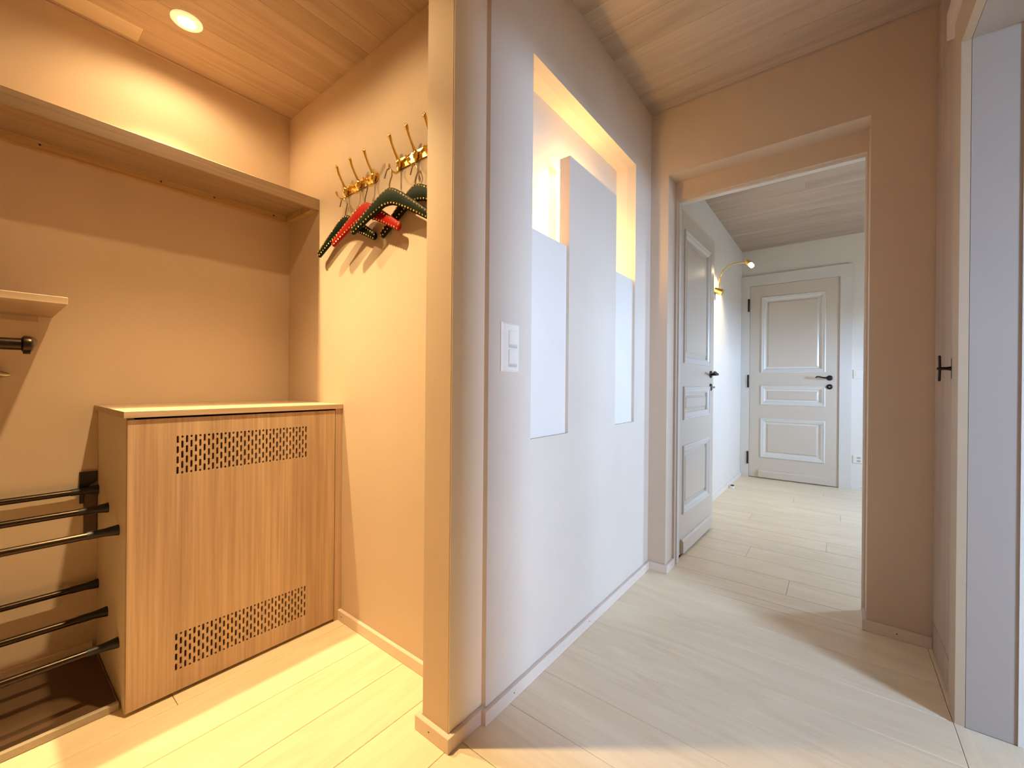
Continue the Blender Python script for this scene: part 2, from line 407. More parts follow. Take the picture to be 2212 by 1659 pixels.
# end wall with the doorway to the hall
struct(MB().prism([(xFL - 0.3, 0), (xO0, 0), (xO0, zO), (xO1, zO), (xO1, 0), (1.9, 0), (1.9, zC3 + 0.05), (xFL - 0.3, zC3 + 0.05)], 1, yB, yB2)
       .build('wall_corridor_end', 'wall'), 'beige wall around the doorway at the corridor end', 'wall')
fr = MB().grid([xO0, xO0 + 0.010, xO1 - 0.006, xO1], [0, 2.0225, zO], lambda i, j: i != 1 or j == 1, 2.372, yB2 + 0.004, 1).build('door_1_frame', 'wall')
fr.name = 'trim_3'; struct(fr, 'flat door lining set inside the corridor end doorway', 'door frame')
MB().grid([xO0 + 0.010, xO0 + 0.017, xO1 - 0.011, xO1 - 0.006], [0.002, 2.012, 2.0225], lambda i, j: i != 1 or j == 1, 2.400, yB2 + 0.016, 1).build('door_stop_strip', 'casing', fr)
# right wall with its doorway
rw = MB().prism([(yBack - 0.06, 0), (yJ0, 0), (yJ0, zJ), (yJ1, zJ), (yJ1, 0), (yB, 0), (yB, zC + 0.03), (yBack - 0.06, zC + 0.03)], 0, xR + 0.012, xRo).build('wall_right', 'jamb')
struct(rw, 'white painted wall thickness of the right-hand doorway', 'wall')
struct(bx('wall_right_near', xR, xR + 0.012, yBack, yJ0 - 0.086, 0, zC, 'cream'), 'unseen right corridor wall near the camera, cream to bounce warm light', 'wall')  # unseen wall, made pale to bounce warm lamp light onto the wall end
struct(bx('wall_corridor_back', -2.2, xR + 0.05, yBack - 0.06, yBack, 0, zC + 0.05, 'wall'), 'beige wall behind the camera', 'wall')
struct(bx('wall_corridor_left', xP - 0.06, xP, yBack, yClos - 0.06, 0, zC + 0.05, 'wall'), 'beige left corridor wall behind the camera', 'wall')
# side room (daylight) and hall
def wall_win(name, w, ya, yb, zt, label, mat='wall_white'):
    wx, y0, y1, z0, z1 = w
    o = MB().grid([ya, y0, y1, yb], [0, z0, z1, zt], lambda i, j: not (i == 1 and j == 1), wx, wx + 0.1, 0).build(name, mat)
    struct(o, label, 'wall')
def window(name, w, label):
    wx, y0, y1, z0, z1 = w; f = 0.05
    o = MB().grid([y0, y0 + f, y1 - f, y1], [z0, z0 + f, z1 - f, z1], lambda i, j: not (i == 1 and j == 1), wx + 0.03, wx + 0.08, 0).build(name, 'white')
    struct(o, label, 'window'); bx('window_sill', wx - 0.04, wx + 0.03, y0, y1, z0 - 0.025, z0, 'white', o)
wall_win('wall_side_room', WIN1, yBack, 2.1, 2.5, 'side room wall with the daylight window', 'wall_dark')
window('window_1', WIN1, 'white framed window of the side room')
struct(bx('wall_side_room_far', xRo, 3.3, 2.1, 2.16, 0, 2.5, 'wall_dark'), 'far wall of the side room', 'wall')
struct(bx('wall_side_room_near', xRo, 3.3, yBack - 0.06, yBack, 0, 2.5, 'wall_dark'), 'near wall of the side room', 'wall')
struct(bx('wall_hall_left', xFL - 0.06, xFL, yB2, yF + 0.08, -0.03, zC3 + 0.05, 'wall_white'), 'white left wall of the far hall with the brass lamp', 'wall')
wall_win('wall_hall_right', WIN2, yB2, yF, zC3 + 0.05, 'white right wall of the far hall')
window('window_2', WIN2, 'white framed window of the far hall')
struct(bx('wall_hall_far', xFL - 0.06, 1.8, yF + 0.012, yF + 0.08, -0.03, zC3 + 0.05, 'wall_white'), 'pale far wall of the hall around the panelled door', 'wall')
struct(bx('ground', 3.6, 40, -30, 40, -3.0, -2.9, 'ground'), 'ground outside the windows', 'ground')

# ------------------------------------------------------------------ baseboards (with their screws)
def board(name, label, segs, screws=(), mat='skirting', h=HB):
    root = None
    for (x0, x1, y0, y1) in segs:
        m = MB().cbox(x0, x1, y0, y1, 0.0, h, 0.0015)
        if root is None: root = m.build(name, mat); struct(root, label, 'baseboard')
        else: m.build('baseboard_return', mat, root)
    for (x, y, z, ax) in screws:
        MB().lathe([(0.0022, -0.001), (0.0022, 0.0006), (0.001, 0.0009)], (x, y, z), ax, 8).build('screw', 'dark', root)
    return root
yb_ = yH - TB
board('baseboard_closet_end', 'beige baseboard under the brass hooks', [(-1.664, xPl, yb_, yH)], [(-1.62, yb_, 0.022, (0, -1, 0))])
board('baseboard_pillar', 'beige baseboard wrapping the cream wall end', [(xPl - TB, xP + TB, yP - TB, yP), (xPl - TB, xPl, yP, yH - TB), (xP, xP + TB, yP, yS - TB)],
      [(-0.895, yP - TB, 0.022, (0, -1, 0))])
board('baseboard_niche', 'beige baseboard along the niche wall', [(xN, xN + TB, yS - TB, yB), (xP, xN, yS - TB, yS)],
      [(xN + TB, 1.045, 0.022, (1, 0, 0)), (xN + TB, 1.55, 0.024, (1, 0, 0)), (xN + TB, 2.17, 0.024, (1, 0, 0))])
board('baseboard_end_left', 'short beige baseboard left of the hall doorway', [(xN + TB, xO0 + TB, yB - TB, yB), (xO0, xO0 + TB, yB, 2.3674)], [(xO0 + TB, 2.32, 0.022, (1, 0, 0))])
board('baseboard_end_right', 'beige baseboard right of the hall doorway', [(xO1 - TB, xR, yB - TB, yB), (xO1 - TB, xO1, yB, 2.36)], [(0.19, yB - TB, 0.022, (0, -1, 0))])
board('baseboard_hall_left', 'white baseboard of the far hall left wall', [(xFL, xFL + 0.014, yB2, yF - 0.02)], (), 'wall_white')
board('baseboard_hall_far', 'white baseboard right of the far panelled door', [(0.102, 1.7, yF - 0.003, yF + 0.012)], [(0.18, yF - 0.003, 0.022, (0, -1, 0))], 'wall_white')
board('baseboard_closet_back', 'beige baseboard behind the shoe rods', [(xC, xC + TB, yClos, 0.258)])

# ------------------------------------------------------------------ doors
def ring(m, u0, u1, w0, w1, prof):
    """mitred frame in local x/z, prof = [(inset, y)]"""
    o = len(m.v)
    for ins, y in prof:
        m.v += [(u0+ins, y, w0+ins), (u1-ins, y, w0+ins), (u1-ins, y, w1-ins), (u0+ins, y, w1-ins)]
    n = len(prof)
    for k in range(n - 1):
        for q in range(4):
            m.f.append((o+k*4+q, o+k*4+(q+1) % 4, o+(k+1)*4+(q+1) % 4, o+(k+1)*4+q))

def panel_door(name, label, loc, rz, width, top, bands, kick, hz, lz, lever=True, z0=0.008, fold=False):
    d = empty(name, loc, rz, True); struct(d, label, 'door')
    t = 0.036; a, b = 0.103, width - 0.106
    zs = [z0]
    for (q0, q1) in bands: zs += [q0 + 0.012, q1 - 0.012]
    zs.append(top)
    MB().grid([0, a + 0.012, b - 0.012, width], zs, lambda i, j: not (i == 1 and j % 2 == 1), 0, t, 1).build('leaf_frame', 'door', d)
    for (q0, q1) in bands:
        m = MB(); ring(m, a, b, q0, q1, [(0.0, 0.002), (0.001, -0.006), (0.007, -0.010), (0.014, -0.009), (0.018, -0.005), (0.028, -0.004), (0.036, 0.000), (0.042, 0.005), (0.044, 0.013)])
        m.build('moulding', 'casing', d)
        m = MB(); i0 = 0.036; i1 = 0.072
        ring(m, a, b, q0, q1, [(i0 - 0.02, 0.013), (i0 + 0.018, 0.013), (i0 + 0.020, 0.0125), (i1 - 0.004, 0.006), (i1, 0.003)])
        o = len(m.v) - 4; m.f.append((o, o+1, o+2, o+3)); m.build('panel', 'door', d)
    (k0, k1, kz0, kz1) = kick
    MB().prism([(-0.018, kz0), (0.0, kz0), (0.0, kz1), (-0.010, kz1), (-0.018, kz1 - 0.010)], 0, k0, k1).build('kick_board', 'door', d)
    hx = width - 0.074
    for zz in (hz, lz):
        m = MB().lathe([(0.026, 0.0), (0.026, 0.004), (0.022, 0.008), (0.012, 0.010)], (hx, 0, zz), (0, -1, 0), 20)
        if zz == hz:
            ros = m.build('handle_rosette', 'iron', d, True)
            pts = [(hx, -0.008, hz), (hx, -0.036, hz), (hx - 0.006, -0.047, hz), (hx - 0.03, -0.050, hz + 0.002), (hx - 0.055, -0.051, hz + 0.004),
                   (hx - 0.08, -0.051, hz + 0.012), (hx - 0.10, -0.050, hz + 0.013), (hx - 0.112, -0.049, hz + 0.004)]
            MB().tube(pts, [0.010, 0.009, 0.009, 0.008, 0.007, 0.007, 0.007, 0.006], 10).build('lever', 'iron', d, True)
        else:
            m.build('lock_rosette', 'iron', d, True)
            MB().lathe([(0.007, 0), (0.007, 0.022), (0.004, 0.023)], (hx, -0.008, lz), (0, -1, 0), 12).build('lock_cylinder', 'nickel', d, True)
    return d

d1 = panel_door('door_1', 'open greige panelled door folded back against the hall wall', (-0.7234, 2.4537, 0), math.atan2(0.7725, 0.0206), 0.7728, 2.025,
                [(0.234, 0.642), (0.792, 0.992), (1.130, 1.920)], (0.075, 0.70, 0.016, 0.095), 1.0755, 0.986)
for zz in (0.22, 1.05, 1.80):
    MB().lathe([(0.007, 0), (0.007, 0.12)], (-0.004, 0.02, zz), (0, 0, 1), 10).build('hinge', 'iron', d1, True)
d2 = panel_door('door_2', 'closed greige three-panel door at the end of the hall', (-0.7678, yF, 0), 0.0, 0.7735, 2.0832,
                [(0.225, 0.650), (0.792, 1.003), (1.140, 1.960)], (0.090, 0.685, 0.012, 0.086), 1.082, 0.9945)
for z0_, z1_ in ((0.144, 0.281), (0.980, 1.117), (1.811, 1.949)):
    MB().lathe([(0.008, 0), (0.0095, 0.003), (0.0095, z1_ - z0_ - 0.003), (0.008, z1_ - z0_)], (-0.013, -0.014, z0_), (0, 0, 1), 12).build('hinge', 'iron', d2, True)
# casing of the far door
cs = MB().grid([xFL + 0.001, -0.7700, 0.0078, 0.1017], [0.0, 2.0860, 2.2], lambda i, j: i != 1 or j == 1, yF - 0.012, yF + 0.012, 1).build('trim_4', 'casing')
struct(cs, 'pale flat casing around the far hall door', 'door frame')

# ------------------------------------------------------------------ right side: cupboard, casing, doorway lining
cb = empty('built_in_cupboard', (xR, 2.05, 0)); tag(cb, 'tall wood-veneer built-in cupboard door with black pull in the right wall', 'cupboard')
bx('door', xR, xR + 0.012, 1.882, yB - 0.012, 0.113, 2.17, 'cupb', cb, 0.001)
bx('plinth', xR, xR + 0.012, 1.882, yB - 0.0155, 0.004, 0.109, 'cupb', cb, 0.001)
bx('head_panel', xR, xR + 0.012, 1.882, yB - 0.012, 2.174, zC - 0.006, 'cupb', cb, 0.001)
hd = empty('handle', (xR, 1.9057, 1.06)); hd.parent = cb; hd.location = Vector((xR, 1.9057, 1.06)) - Vector(cb.location)
MB().tube([(xR - 0.002, 1.9057, 1.021), (xR - 0.004, 1.9057, 1.030), (xR - 0.004, 1.9057, 1.090), (xR - 0.002, 1.9057, 1.099)], [0.004, 0.0085, 0.0085, 0.004], 12, True, [(0.5, 1)]*4).build('backplate', 'iron', hd, True)
MB().tube([(xR, 1.9057, 1.060), (xR - 0.010, 1.9057, 1.060), (xR - 0.018, 1.9057, 1.060), (xR - 0.036, 1.9057, 1.060), (xR - 0.040, 1.9057, 1.060)], [0.008, 0.0068, 0.0050, 0.0050, 0.003], 12).build('stem', 'iron', hd, True)
MB().tube([(xR - 0.034, 1.9057, 1.019), (xR - 0.034, 1.9057, 1.022), (xR - 0.033, 1.9057, 1.060), (xR - 0.034, 1.9057, 1.099), (xR - 0.034, 1.9057, 1.102)], [0.002, 0.0036, 0.0036, 0.0036, 0.002], 12).build('grip', 'iron', hd, True)
# doorway casing: left upright (two flat steps), head above
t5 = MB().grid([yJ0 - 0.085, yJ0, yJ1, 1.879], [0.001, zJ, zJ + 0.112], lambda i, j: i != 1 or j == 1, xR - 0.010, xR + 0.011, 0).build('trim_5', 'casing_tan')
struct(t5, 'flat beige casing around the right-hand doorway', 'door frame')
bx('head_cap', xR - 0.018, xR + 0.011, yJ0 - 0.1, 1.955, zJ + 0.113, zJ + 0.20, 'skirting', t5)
t6 = MB().grid([yJ0 - 0.06, yJ0 + 0.004, yJ1 - 0.004, yJ1 + 0.06], [0.001, zJ - 0.004, zJ + 0.06], lambda i, j: i != 1 or j == 1, xRo, xRo + 0.016, 0).build('trim_6', 'casing')
struct(t6, 'pale casing edge on the far side of the right-hand doorway', 'door frame')

# ------------------------------------------------------------------ radiator cabinet
KX, KY0, KY1, KZ = -1.650, 0.2685, 0.912, 0.8815
kb = empty('radiator_cabinet', (-1.90, 0.60, 0)); tag(kb, 'low larch-veneer cabinet with two slotted vents beside the shoe rods', 'cabinet')
bx('top_board', xC + 0.001, KX + 0.006, 0.2585, yH - 0.001, 0.888, 0.9075, 'larch_y', kb, 0.0008)
bx('side_panel', xC + 0.001, KX - 0.0205, KY0, KY0 + 0.018, 0.0, 0.888, 'side', kb)
bx('side_panel', xC + 0.001, KX - 0.001, KY1 + 0.003, yH - 0.001, 0.0, 0.888, 'larch_z', kb)
bx('kick_plinth', KX - 0.06, KX - 0.045, KY0 + 0.018, KY1 + 0.003, 0.0, 0.06, 'dark', kb)
bx('liner', xC + 0.10, xC + 0.11, KY0 + 0.018, KY1 + 0.003, 0.0, 0.888, 'dark', kb)

def slotted_door():
    m = MB(); t = 0.019; p = 0.0119; w = 0.0060; n = 35; y0 = 0.3875
    zb, zt = 0.012, KZ; xf, xb = KX, KX - t
    vents = ((0.0775, 0.1955), (0.703, 0.8245)); ylo, yhi = y0 - p/2, y0 + (n-1)*p + p/2; mg = 0.006
    V = {}
    def vert(y, z, s):
        k = (round(y, 5), round(z, 5), s)
        if k not in V: V[k] = len(m.v); m.v.append((xf if s == 0 else xb, y, z))
        return V[k]
    def face(pts):
        for s in (0, 1): m.f.append(tuple(vert(y, z, s) for y, z in pts))
    cols = [ylo + i*p for i in range(n+1)]
    lines = []
    for (a, b) in vents: lines += [a - mg, b + mg]
    # plain zones
    face([(KY0, zb), (KY1, zb), (KY1, lines[0]), (yhi, lines[0])] + [(y, lines[0]) for y in cols[::-1][1:-1]] + [(ylo, lines[0]), (KY0, lines[0])])
    face([(KY0, lines[1]), (ylo, lines[1])] + [(y, lines[1]) for y in cols[1:-1]] + [(yhi, lines[1]), (KY1, lines[1]), (KY1, lines[2]), (yhi, lines[2])] + [(y, lines[2]) for y in cols[::-1][1:-1]] + [(ylo, lines[2]), (KY0, lines[2])])
    face([(KY0, lines[3]), (ylo, lines[3])] + [(y, lines[3]) for y in cols[1:-1]] + [(yhi, lines[3]), (KY1, lines[3]), (KY1, zt), (KY0, zt)])
    for (a, b) in vents:
        face([(KY0, a - mg), (ylo, a - mg), (ylo, b + mg), (KY0, b + mg)])
        face([(yhi, a - mg), (KY1, a - mg), (KY1, b + mg), (yhi, b + mg)])
        H = b - a; gap = 0.0090; L = (H - 3*gap) / 4; pitch = L + gap
        for i in range(n):
            c = y0 + i*p; cl, cr = cols[i], cols[i+1]
            if i % 2 == 0: sl = [(a + k*pitch, a + k*pitch + L) for k in range(4)]
            else:
                d = (L - gap) / 2
                sl = [(a, a + d)] + [(a + d + gap + k*pitch, a + d + gap + k*pitch + L) for k in range(3)] + [(b - d, b)]
            cuts = [a - mg] + [(sl[k][1] + sl[k+1][0]) / 2 for k in range(len(sl)-1)] + [b + mg]
            for k, (q0, q1) in enumerate(sl):
                z0, z1 = cuts[k], cuts[k+1]; h = w/2; r = min(0.0022, (q1-q0)*0.4); e = h*0.45
                hole = [(c-h, q0+r), (c-e, q0), (c+e, q0), (c+h, q0+r), (c+h, q1-r), (c+e, q1), (c-e, q1), (c-h, q1-r)]
                face([(cl, z0), hole[0], hole[7], (cl, z1)])
                face([(cr, z0), (cr, z1), hole[4], hole[3]])
                face([(cl, z0), (cr, z0), hole[3], hole[2], hole[1], hole[0]])
                face([(cl, z1), hole[7], hole[6], hole[5], hole[4], (cr, z1)])
                for u in range(8):
                    A, B = hole[u], hole[(u+1) % 8]
                    m.f.append((vert(*A, 0), vert(*B, 0), vert(*B, 1), vert(*A, 1)))
    per = [(KY0, zb), (KY1, zb), (KY1, lines[0]), (KY1, lines[1]), (KY1, lines[2]), (KY1, lines[3]), (KY1, zt), (KY0, zt), (KY0, lines[3]), (KY0, lines[2]), (KY0, lines[1]), (KY0, lines[0])]
    for u in range(len(per)):
        A, B = per[u], per[(u+1) % len(per)]
        m.f.append((vert(*A, 0), vert(*B, 0), vert(*B, 1), vert(*A, 1)))
    return m
kd = slotted_door().build('vented_door', 'larch_z', kb); kd['label'] = 'larch door with rows of upright slots'

# ------------------------------------------------------------------ shelves
sh = empty('wall_shelf', (-2.0, 0.2, 1.80)); tag(sh, 'long thick larch shelf high on the alcove back wall', 'shelf')
bx('shelf_board', xC + 0.001, -1.859, yClos + 0.002, yH - 0.001, 1.806, 1.8265, 'shelf', sh, 0.0008)
bx('front_edge', -1.878, -1.8588, yClos + 0.002, yH - 0.0012, 1.7771, 1.806, 'shelf', sh, 0.0008)
bt = bx('back_batten', xC + 0.001, xC + 0.028, yClos + 0.002, yH - 0.001, 1.7762, 1.8055, 'batten', sh)
bx('end_batten', xC + 0.029, -1.879, yH - 0.028, yH - 0.001, 1.7766, 1.8055, 'batten', sh)
for (x, y) in ((xC + 0.028, 0.44), (xC + 0.028, 0.62), (xC + 0.028, 0.86), (xC + 0.028, 0.12)):
    MB().lathe([(0.0035, -0.001), (0.0035, 0.0006), (0.002, 0.001)], (x, y, 1.792), (1, 0, 0), 8).build('screw', 'dark', bt)
s2 = empty('wall_shelf', (-1.94, -0.2, 1.214)); tag(s2, 'small pale shelf above the hanging rail at the left edge', 'shelf')
bx('shelf_board', xC + 0.001, -1.732, yClos + 0.002, 0.153, 1.214, 1.234, 'larch_y', s2, 0.0008)
bx('support_batten', xC + 0.001, xC + 0.018, yClos + 0.01, 0.12, 1.196, 1.2135, 'larch_y', s2)

# hanging rail and the metal hook below it
hr = empty('clothes_rail', (-1.85, -0.2, 1.10)); tag(hr, 'dark bronze clothes rail with bracket under the small shelf', 'rail')
MB().tube([(-1.78, yClos + 0.001, 1.0965), (-1.78, 0.074, 1.0965)], 0.0165, 16).build('tube', 'bronze', hr, True)
MB().lathe([(0.016, 0.0), (0.0225, 0.004), (0.0235, 0.011), (0.0225, 0.018), (0.014, 0.023)], (-1.78, 0.068, 1.0965), (0, 1, 0), 18).build('end_collar', 'bronze', hr, True)
MB().tube([(-1.78, 0.079, 1.0955), (-1.79, 0.080, 1.0960), (-1.90, 0.092, 1.108), (-2.05, 0.100, 1.121), (xC + 0.008, 0.102, 1.127)], [0.013, 0.014, 0.0145, 0.0145, 0.0145], 12).build('bracket_arm', 'bronze', hr, True)
MB().lathe([(0.017, 0.0), (0.017, 0.008), (0.012, 0.011)], (xC, 0.100, 1.127), (1, 0, 0), 18).build('wall_flange', 'bronze', hr, True)
MB().lathe([(0.007, -0.026), (0.008, -0.018), (0.008, 0.0)], (-1.78, 0.079, 1.0965), (0, 0, 1), 12).build('set_screw', 'bronze', hr, True)
HKY = 0.020
wh = empty('wall_hook', (xC, 0.02 + HKY, 1.0)); tag(wh, 'small nickel wall hook at the left edge below the rail', 'hook')
MB().cbox(xC, xC + 0.006, -0.012 + HKY, 0.020 + HKY, 0.995, 1.050, 0.002).build('plate', 'nickel', wh)
MB().tube([(xC + 0.004, 0.004 + HKY, 1.030), (xC + 0.022, 0.006 + HKY, 1.020), (xC + 0.036, 0.016 + HKY, 1.015), (xC + 0.044, 0.032 + HKY, 1.014), (xC + 0.046, 0.040 + HKY, 1.013)],
          [0.013, 0.013, 0.012, 0.008, 0.002], 14, True, [(1, 0.7)]*5).build('prong', 'nickel', wh, True)

# ------------------------------------------------------------------ shoe rods, wall bracket, tray
RODS = [(-2.128, 0.6007, 'rear rod of the upper shoe rack, nearest the wall'), (-1.9382, 0.5695, 'middle rod of the upper shoe rack'), (-1.7641, 0.5329, 'front rod of the upper shoe rack, shiny and nearest'),
        (-2.1187, 0.259, 'rear rod of the lower shoe rack, nearest the wall'), (-1.9406, 0.2183, 'middle rod of the lower shoe rack'), (-1.7583, 0.1838, 'front rod of the lower shoe rack, just above the tray')]
for (x, z, lab) in RODS:
    r = empty('shoe_rod', (x, -0.16, z)); tag(r, 'dark metal ' + lab, 'rod', 'metal shoe rack rods beside the cabinet')
    MB().tube([(x, yClos + 0.001, z), (x, KY0 - 0.03, z)], 0.0105, 16).build('tube', 'bronze', r, True)
    MB().lathe([(0.0118, -0.07), (0.0122, -0.035), (0.0125, -0.030), (0.0165, -0.002), (0.0165, 0.0)], (x, KY0 - 0.0005, z), (0, 1, 0), 18).build('end_cap', 'rubber', r, True)
wb = empty('wall_bracket', (xC, 0.245, 0.55)); tag(wb, 'black folded metal bracket on the wall beside the cabinet', 'bracket')
MB().prism([(0.2215, 0.553), (0.2315, 0.553), (0.2315, 0.606), (0.247, 0.610), (0.247, 0.617), (0.2665, 0.628), (0.2675, 0.664), (0.2215, 0.666)], 0, xC, xC + 0.012).build('plate', 'rubber', wb)
bx('reflection_shade', xC, xC + 0.010, 0.2325, 0.2672, 0.437, 0.600, 'tray', wb, 0.001)  # brown patch standing in for reflection and shadow below the bracket
tr = empty('shoe_tray', (-1.93, -0.16, 0)); tag(tr, 'flat dark brown shoe tray on the floor under the rods', 'tray')
bx('mat', xC + TB + 0.002, -1.722, yClos + 0.002, 0.262, 0.0, 0.014, 'tray', tr)
bx('front_lip', -1.7215, -1.708, yClos + 0.002, 0.264, 0.0, 0.024, 'lip', tr, 0.002)

# ------------------------------------------------------------------ brass hook racks
def hook_rack(x0, x1, hooks, label):
    r = empty('hook_rack', ((x0+x1)/2, yH, 1.797)); tag(r, label, 'coat hooks', 'brass hook racks on the alcove end wall')
    zc, h = 1.7975, 0.0185; c = 0.010
    MB().prism([(x0 + c, zc-h), (x1 - c, zc-h), (x1, zc-h+c*0.9), (x1, zc+h-c*0.9), (x1 - c, zc+h), (x0 + c, zc+h), (x0, zc+h-c*0.9), (x0, zc-h+c*0.9)], 1, yH - 0.0045, yH).build('rail_plate', 'brass', r)
    for a, b in zip(hooks[:-1], hooks[1:]):
        MB().lathe([(0.0065, 0), (0.0065, 0.003), (0.0052, 0.0055), (0.0022, 0.0068)], ((a+b)/2, yH - 0.0045, 1.8005), (0, -1, 0), 14).build('screw', 'brass', r, True)
    for x in hooks:
        hk = MB().ball((x, yH - 0.012, 1.796), 0.0135, 14, 9, (0.85, 0.75, 1.35)).build('hook_boss', 'brass', r, True)
        up = [(x, yH - 0.014, 1.806), (x, yH - 0.021, 1.818), (x, yH - 0.031, 1.833), (x, yH - 0.041, 1.850), (x, yH - 0.047, 1.863), (x, yH - 0.051, 1.872), (x, yH - 0.0535, 1.880), (x, yH - 0.0545, 1.884)]
        MB().tube(up, [0.0056, 0.0050, 0.0046, 0.0048, 0.0062, 0.0080, 0.0070, 0.0026], 12, True, [(1, 1), (1, 1), (1, .95), (1, .85), (1.05, .75), (1.1, .65), (1.1, .6), (1, .6)]).build('upper_arm', 'brass', hk, True)
        low = [(x, yH - 0.012, 1.786), (x, yH - 0.0135, 1.770), (x, yH - 0.0175, 1.760), (x, yH - 0.025, 1.7545), (x, yH - 0.034, 1.7540), (x, yH - 0.043, 1.7575), (x, yH - 0.0495, 1.764), (x, yH - 0.052, 1.771)]
        m = MB().tube(low, [0.0058, 0.0050, 0.0042, 0.0038, 0.0036, 0.0034, 0.0032, 0.0032], 12)
        m.build('lower_hook', 'brass', hk, True)
        MB().ball((x, yH - 0.0525, 1.7735), 0.0046, 10, 7).build('hook_tip', 'brass', hk, True)
    return r
HK1 = [-1.6185, -1.5203, -1.4224]; HK2 = [-1.2631, -1.1681, -1.0731]
hook_rack(-1.655, -1.402, HK1, 'polished brass three-hook rack nearer the shelf')
hook_rack(-1.2865, -1.049, HK2, 'polished brass hook rack partly hidden by the wall end')

# ------------------------------------------------------------------ leather hangers
def hanger(label, hx, hy, apex_x, apex_z, slope, mat, tilt=0.0, half=0.208, drop=0.118):
    """hook point (hx, hy); body in a near-vertical plane; slope = dy/dx"""
    ang = math.atan(slope)
    g = empty('coat_hanger', (apex_x, hy, apex_z), ang, True); tag(g, label, 'hanger', 'studded leather coat hangers on the brass hooks')
    ca, sa = math.cos(tilt), math.sin(tilt)
    def rot(x, z): return (x*ca - z*sa, x*sa + z*ca)
    n = 20; top = []; bot = []
    for i in range(n + 1):
        u = -1 + 2*i/n; s = abs(u)
        cz = -drop * (0.93*(math.sqrt(s*s + 0.0185) - 0.136) + 0.085*s*s)       # rounded-apex boomerang
        wdt = 0.032*(1 - s)**0.95 + 0.031 + 0.003*s
        top.append((u*(half - 0.014), cz)); bot.append((u*(half - 0.014), cz - wdt))
    def endcap(p, q, sgn):
        c = ((p[0]+q[0])/2, (p[1]+q[1])/2); r = abs(p[1]-q[1])/2; out = []
        for k in range(1, 6):
            a = math.pi*k/6; out.append((c[0] + sgn*0.95*math.sin(a)*0.016, c[1] + math.cos(a)*r))
        return out
    outline = top + endcap(top[-1], bot[-1], 1) + bot[::-1] + endcap(top[0], bot[0], -1)[::-1]
    N = len(outline); cx = sum(p[0] for p in outline)/N
    # cross-sections: inset rim gives a padded body
    def inset(d):
        res = []
        for i in range(N):
            a = Vector(outline[i-1]); b = Vector(outline[i]); c = Vector(outline[(i+1) % N])
            t = (c - a).normalized(); nr = Vector((t.y, -t.x)); res.append(b + nr*d)
        return res
    area = sum(outline[i-1][0]*outline[i][1] - outline[i][0]*outline[i-1][1] for i in range(N))
    sg = 1 if area < 0 else -1
    m = MB(); layers = [(0.0075*sg, -0.0072), (0.0025*sg, -0.0052), (0.0, -0.002), (0.0, 0.002), (0.0025*sg, 0.0052), (0.0075*sg, 0.0072)]
    for d, y in layers:
        for p in inset(d):
            x, z = rot(p[0], p[1]); m.v.append((x, y, z))
    for k in range(len(layers)-1):
        for i in range(N): m.f.append((k*N+i, k*N+(i+1) % N, (k+1)*N+(i+1) % N, (k+1)*N+i))
    nt_ = n + 1
    for lay in (0, len(layers)-1):
        o = lay*N
        for i in range(n):        # quads between top and bottom rows
            a, b = i, i+1; bo = lambda q: o + nt_ + 5 + (nt_ - 1 - q)
            m.f.append((o+a, o+b, bo(b), bo(a)))
        m.f.append(tuple([o+n] + [o+nt_+k for k in range(5)] + [o+nt_+5]))
        m.f.append(tuple([o+nt_+5+n] + [o+nt_+5+nt_+k for k in range(5)] + [o]))
    m.build('leather_body', mat, g, True)
    # brass studs along both edges
    st = MB(); ins = inset(0.0068*sg); L = [(Vector(ins[i]), Vector(ins[(i+1) % N])) for i in range(N)]
    tot = sum((b-a).length for a, b in L); cnt = 58; step = tot/cnt; acc = 0.0; nxt = step/2
    for a, b in L:
        l = (b-a).length
        while l > 0 and acc + l >= nxt:
            p = a.lerp(b, (nxt-acc)/l); x, z = rot(p.x, p.y); st.ball((x, -0.0068, z), 0.0034, 8, 5, (1, 0.8, 1)); nxt += step
        acc += l
    so = st.build('stud_row', 'brass', g, True); so['kind'] = 'stuff'
    # wire hook, rising from the apex to the brass hook at (hx, 1.754)
    dx = (hx - apex_x) / max(ca, 0.2); top_z = 1.7595 - apex_z
    pts = [(0, 0, -0.018), (0, 0, 0.012), (0.004, 0, 0.024), (0.013, 0, top_z - 0.030), (dx + 0.014, 0, top_z - 0.012), (dx + 0.010, 0, top_z - 0.003), (dx, 0, top_z),
           (dx - 0.010, 0, top_z - 0.004), (dx - 0.015, 0, top_z - 0.014), (dx - 0.022, 0, top_z - 0.030)]
    MB().tube(pts, 0.0023, 8).build('wire_hook', 'steel', g, True)
    return g
hanger('dark green studded leather hanger nearest the shelf', HK1[0], 0.922, -1.598, 1.684, 0.03, 'green')
hanger('red studded leather hanger', HK1[2], 0.900, -1.424, 1.684, 0.06, 'red', -0.03)
hanger('dark green studded leather hanger overlapping the red one in front', HK2[0], 0.891, -1.258, 1.690, 0.075, 'green', -0.055)
hanger('dark green studded leather hanger half hidden behind the wall end', HK2[1], 0.928, -1.160, 1.688, -0.02, 'green', 0.03)

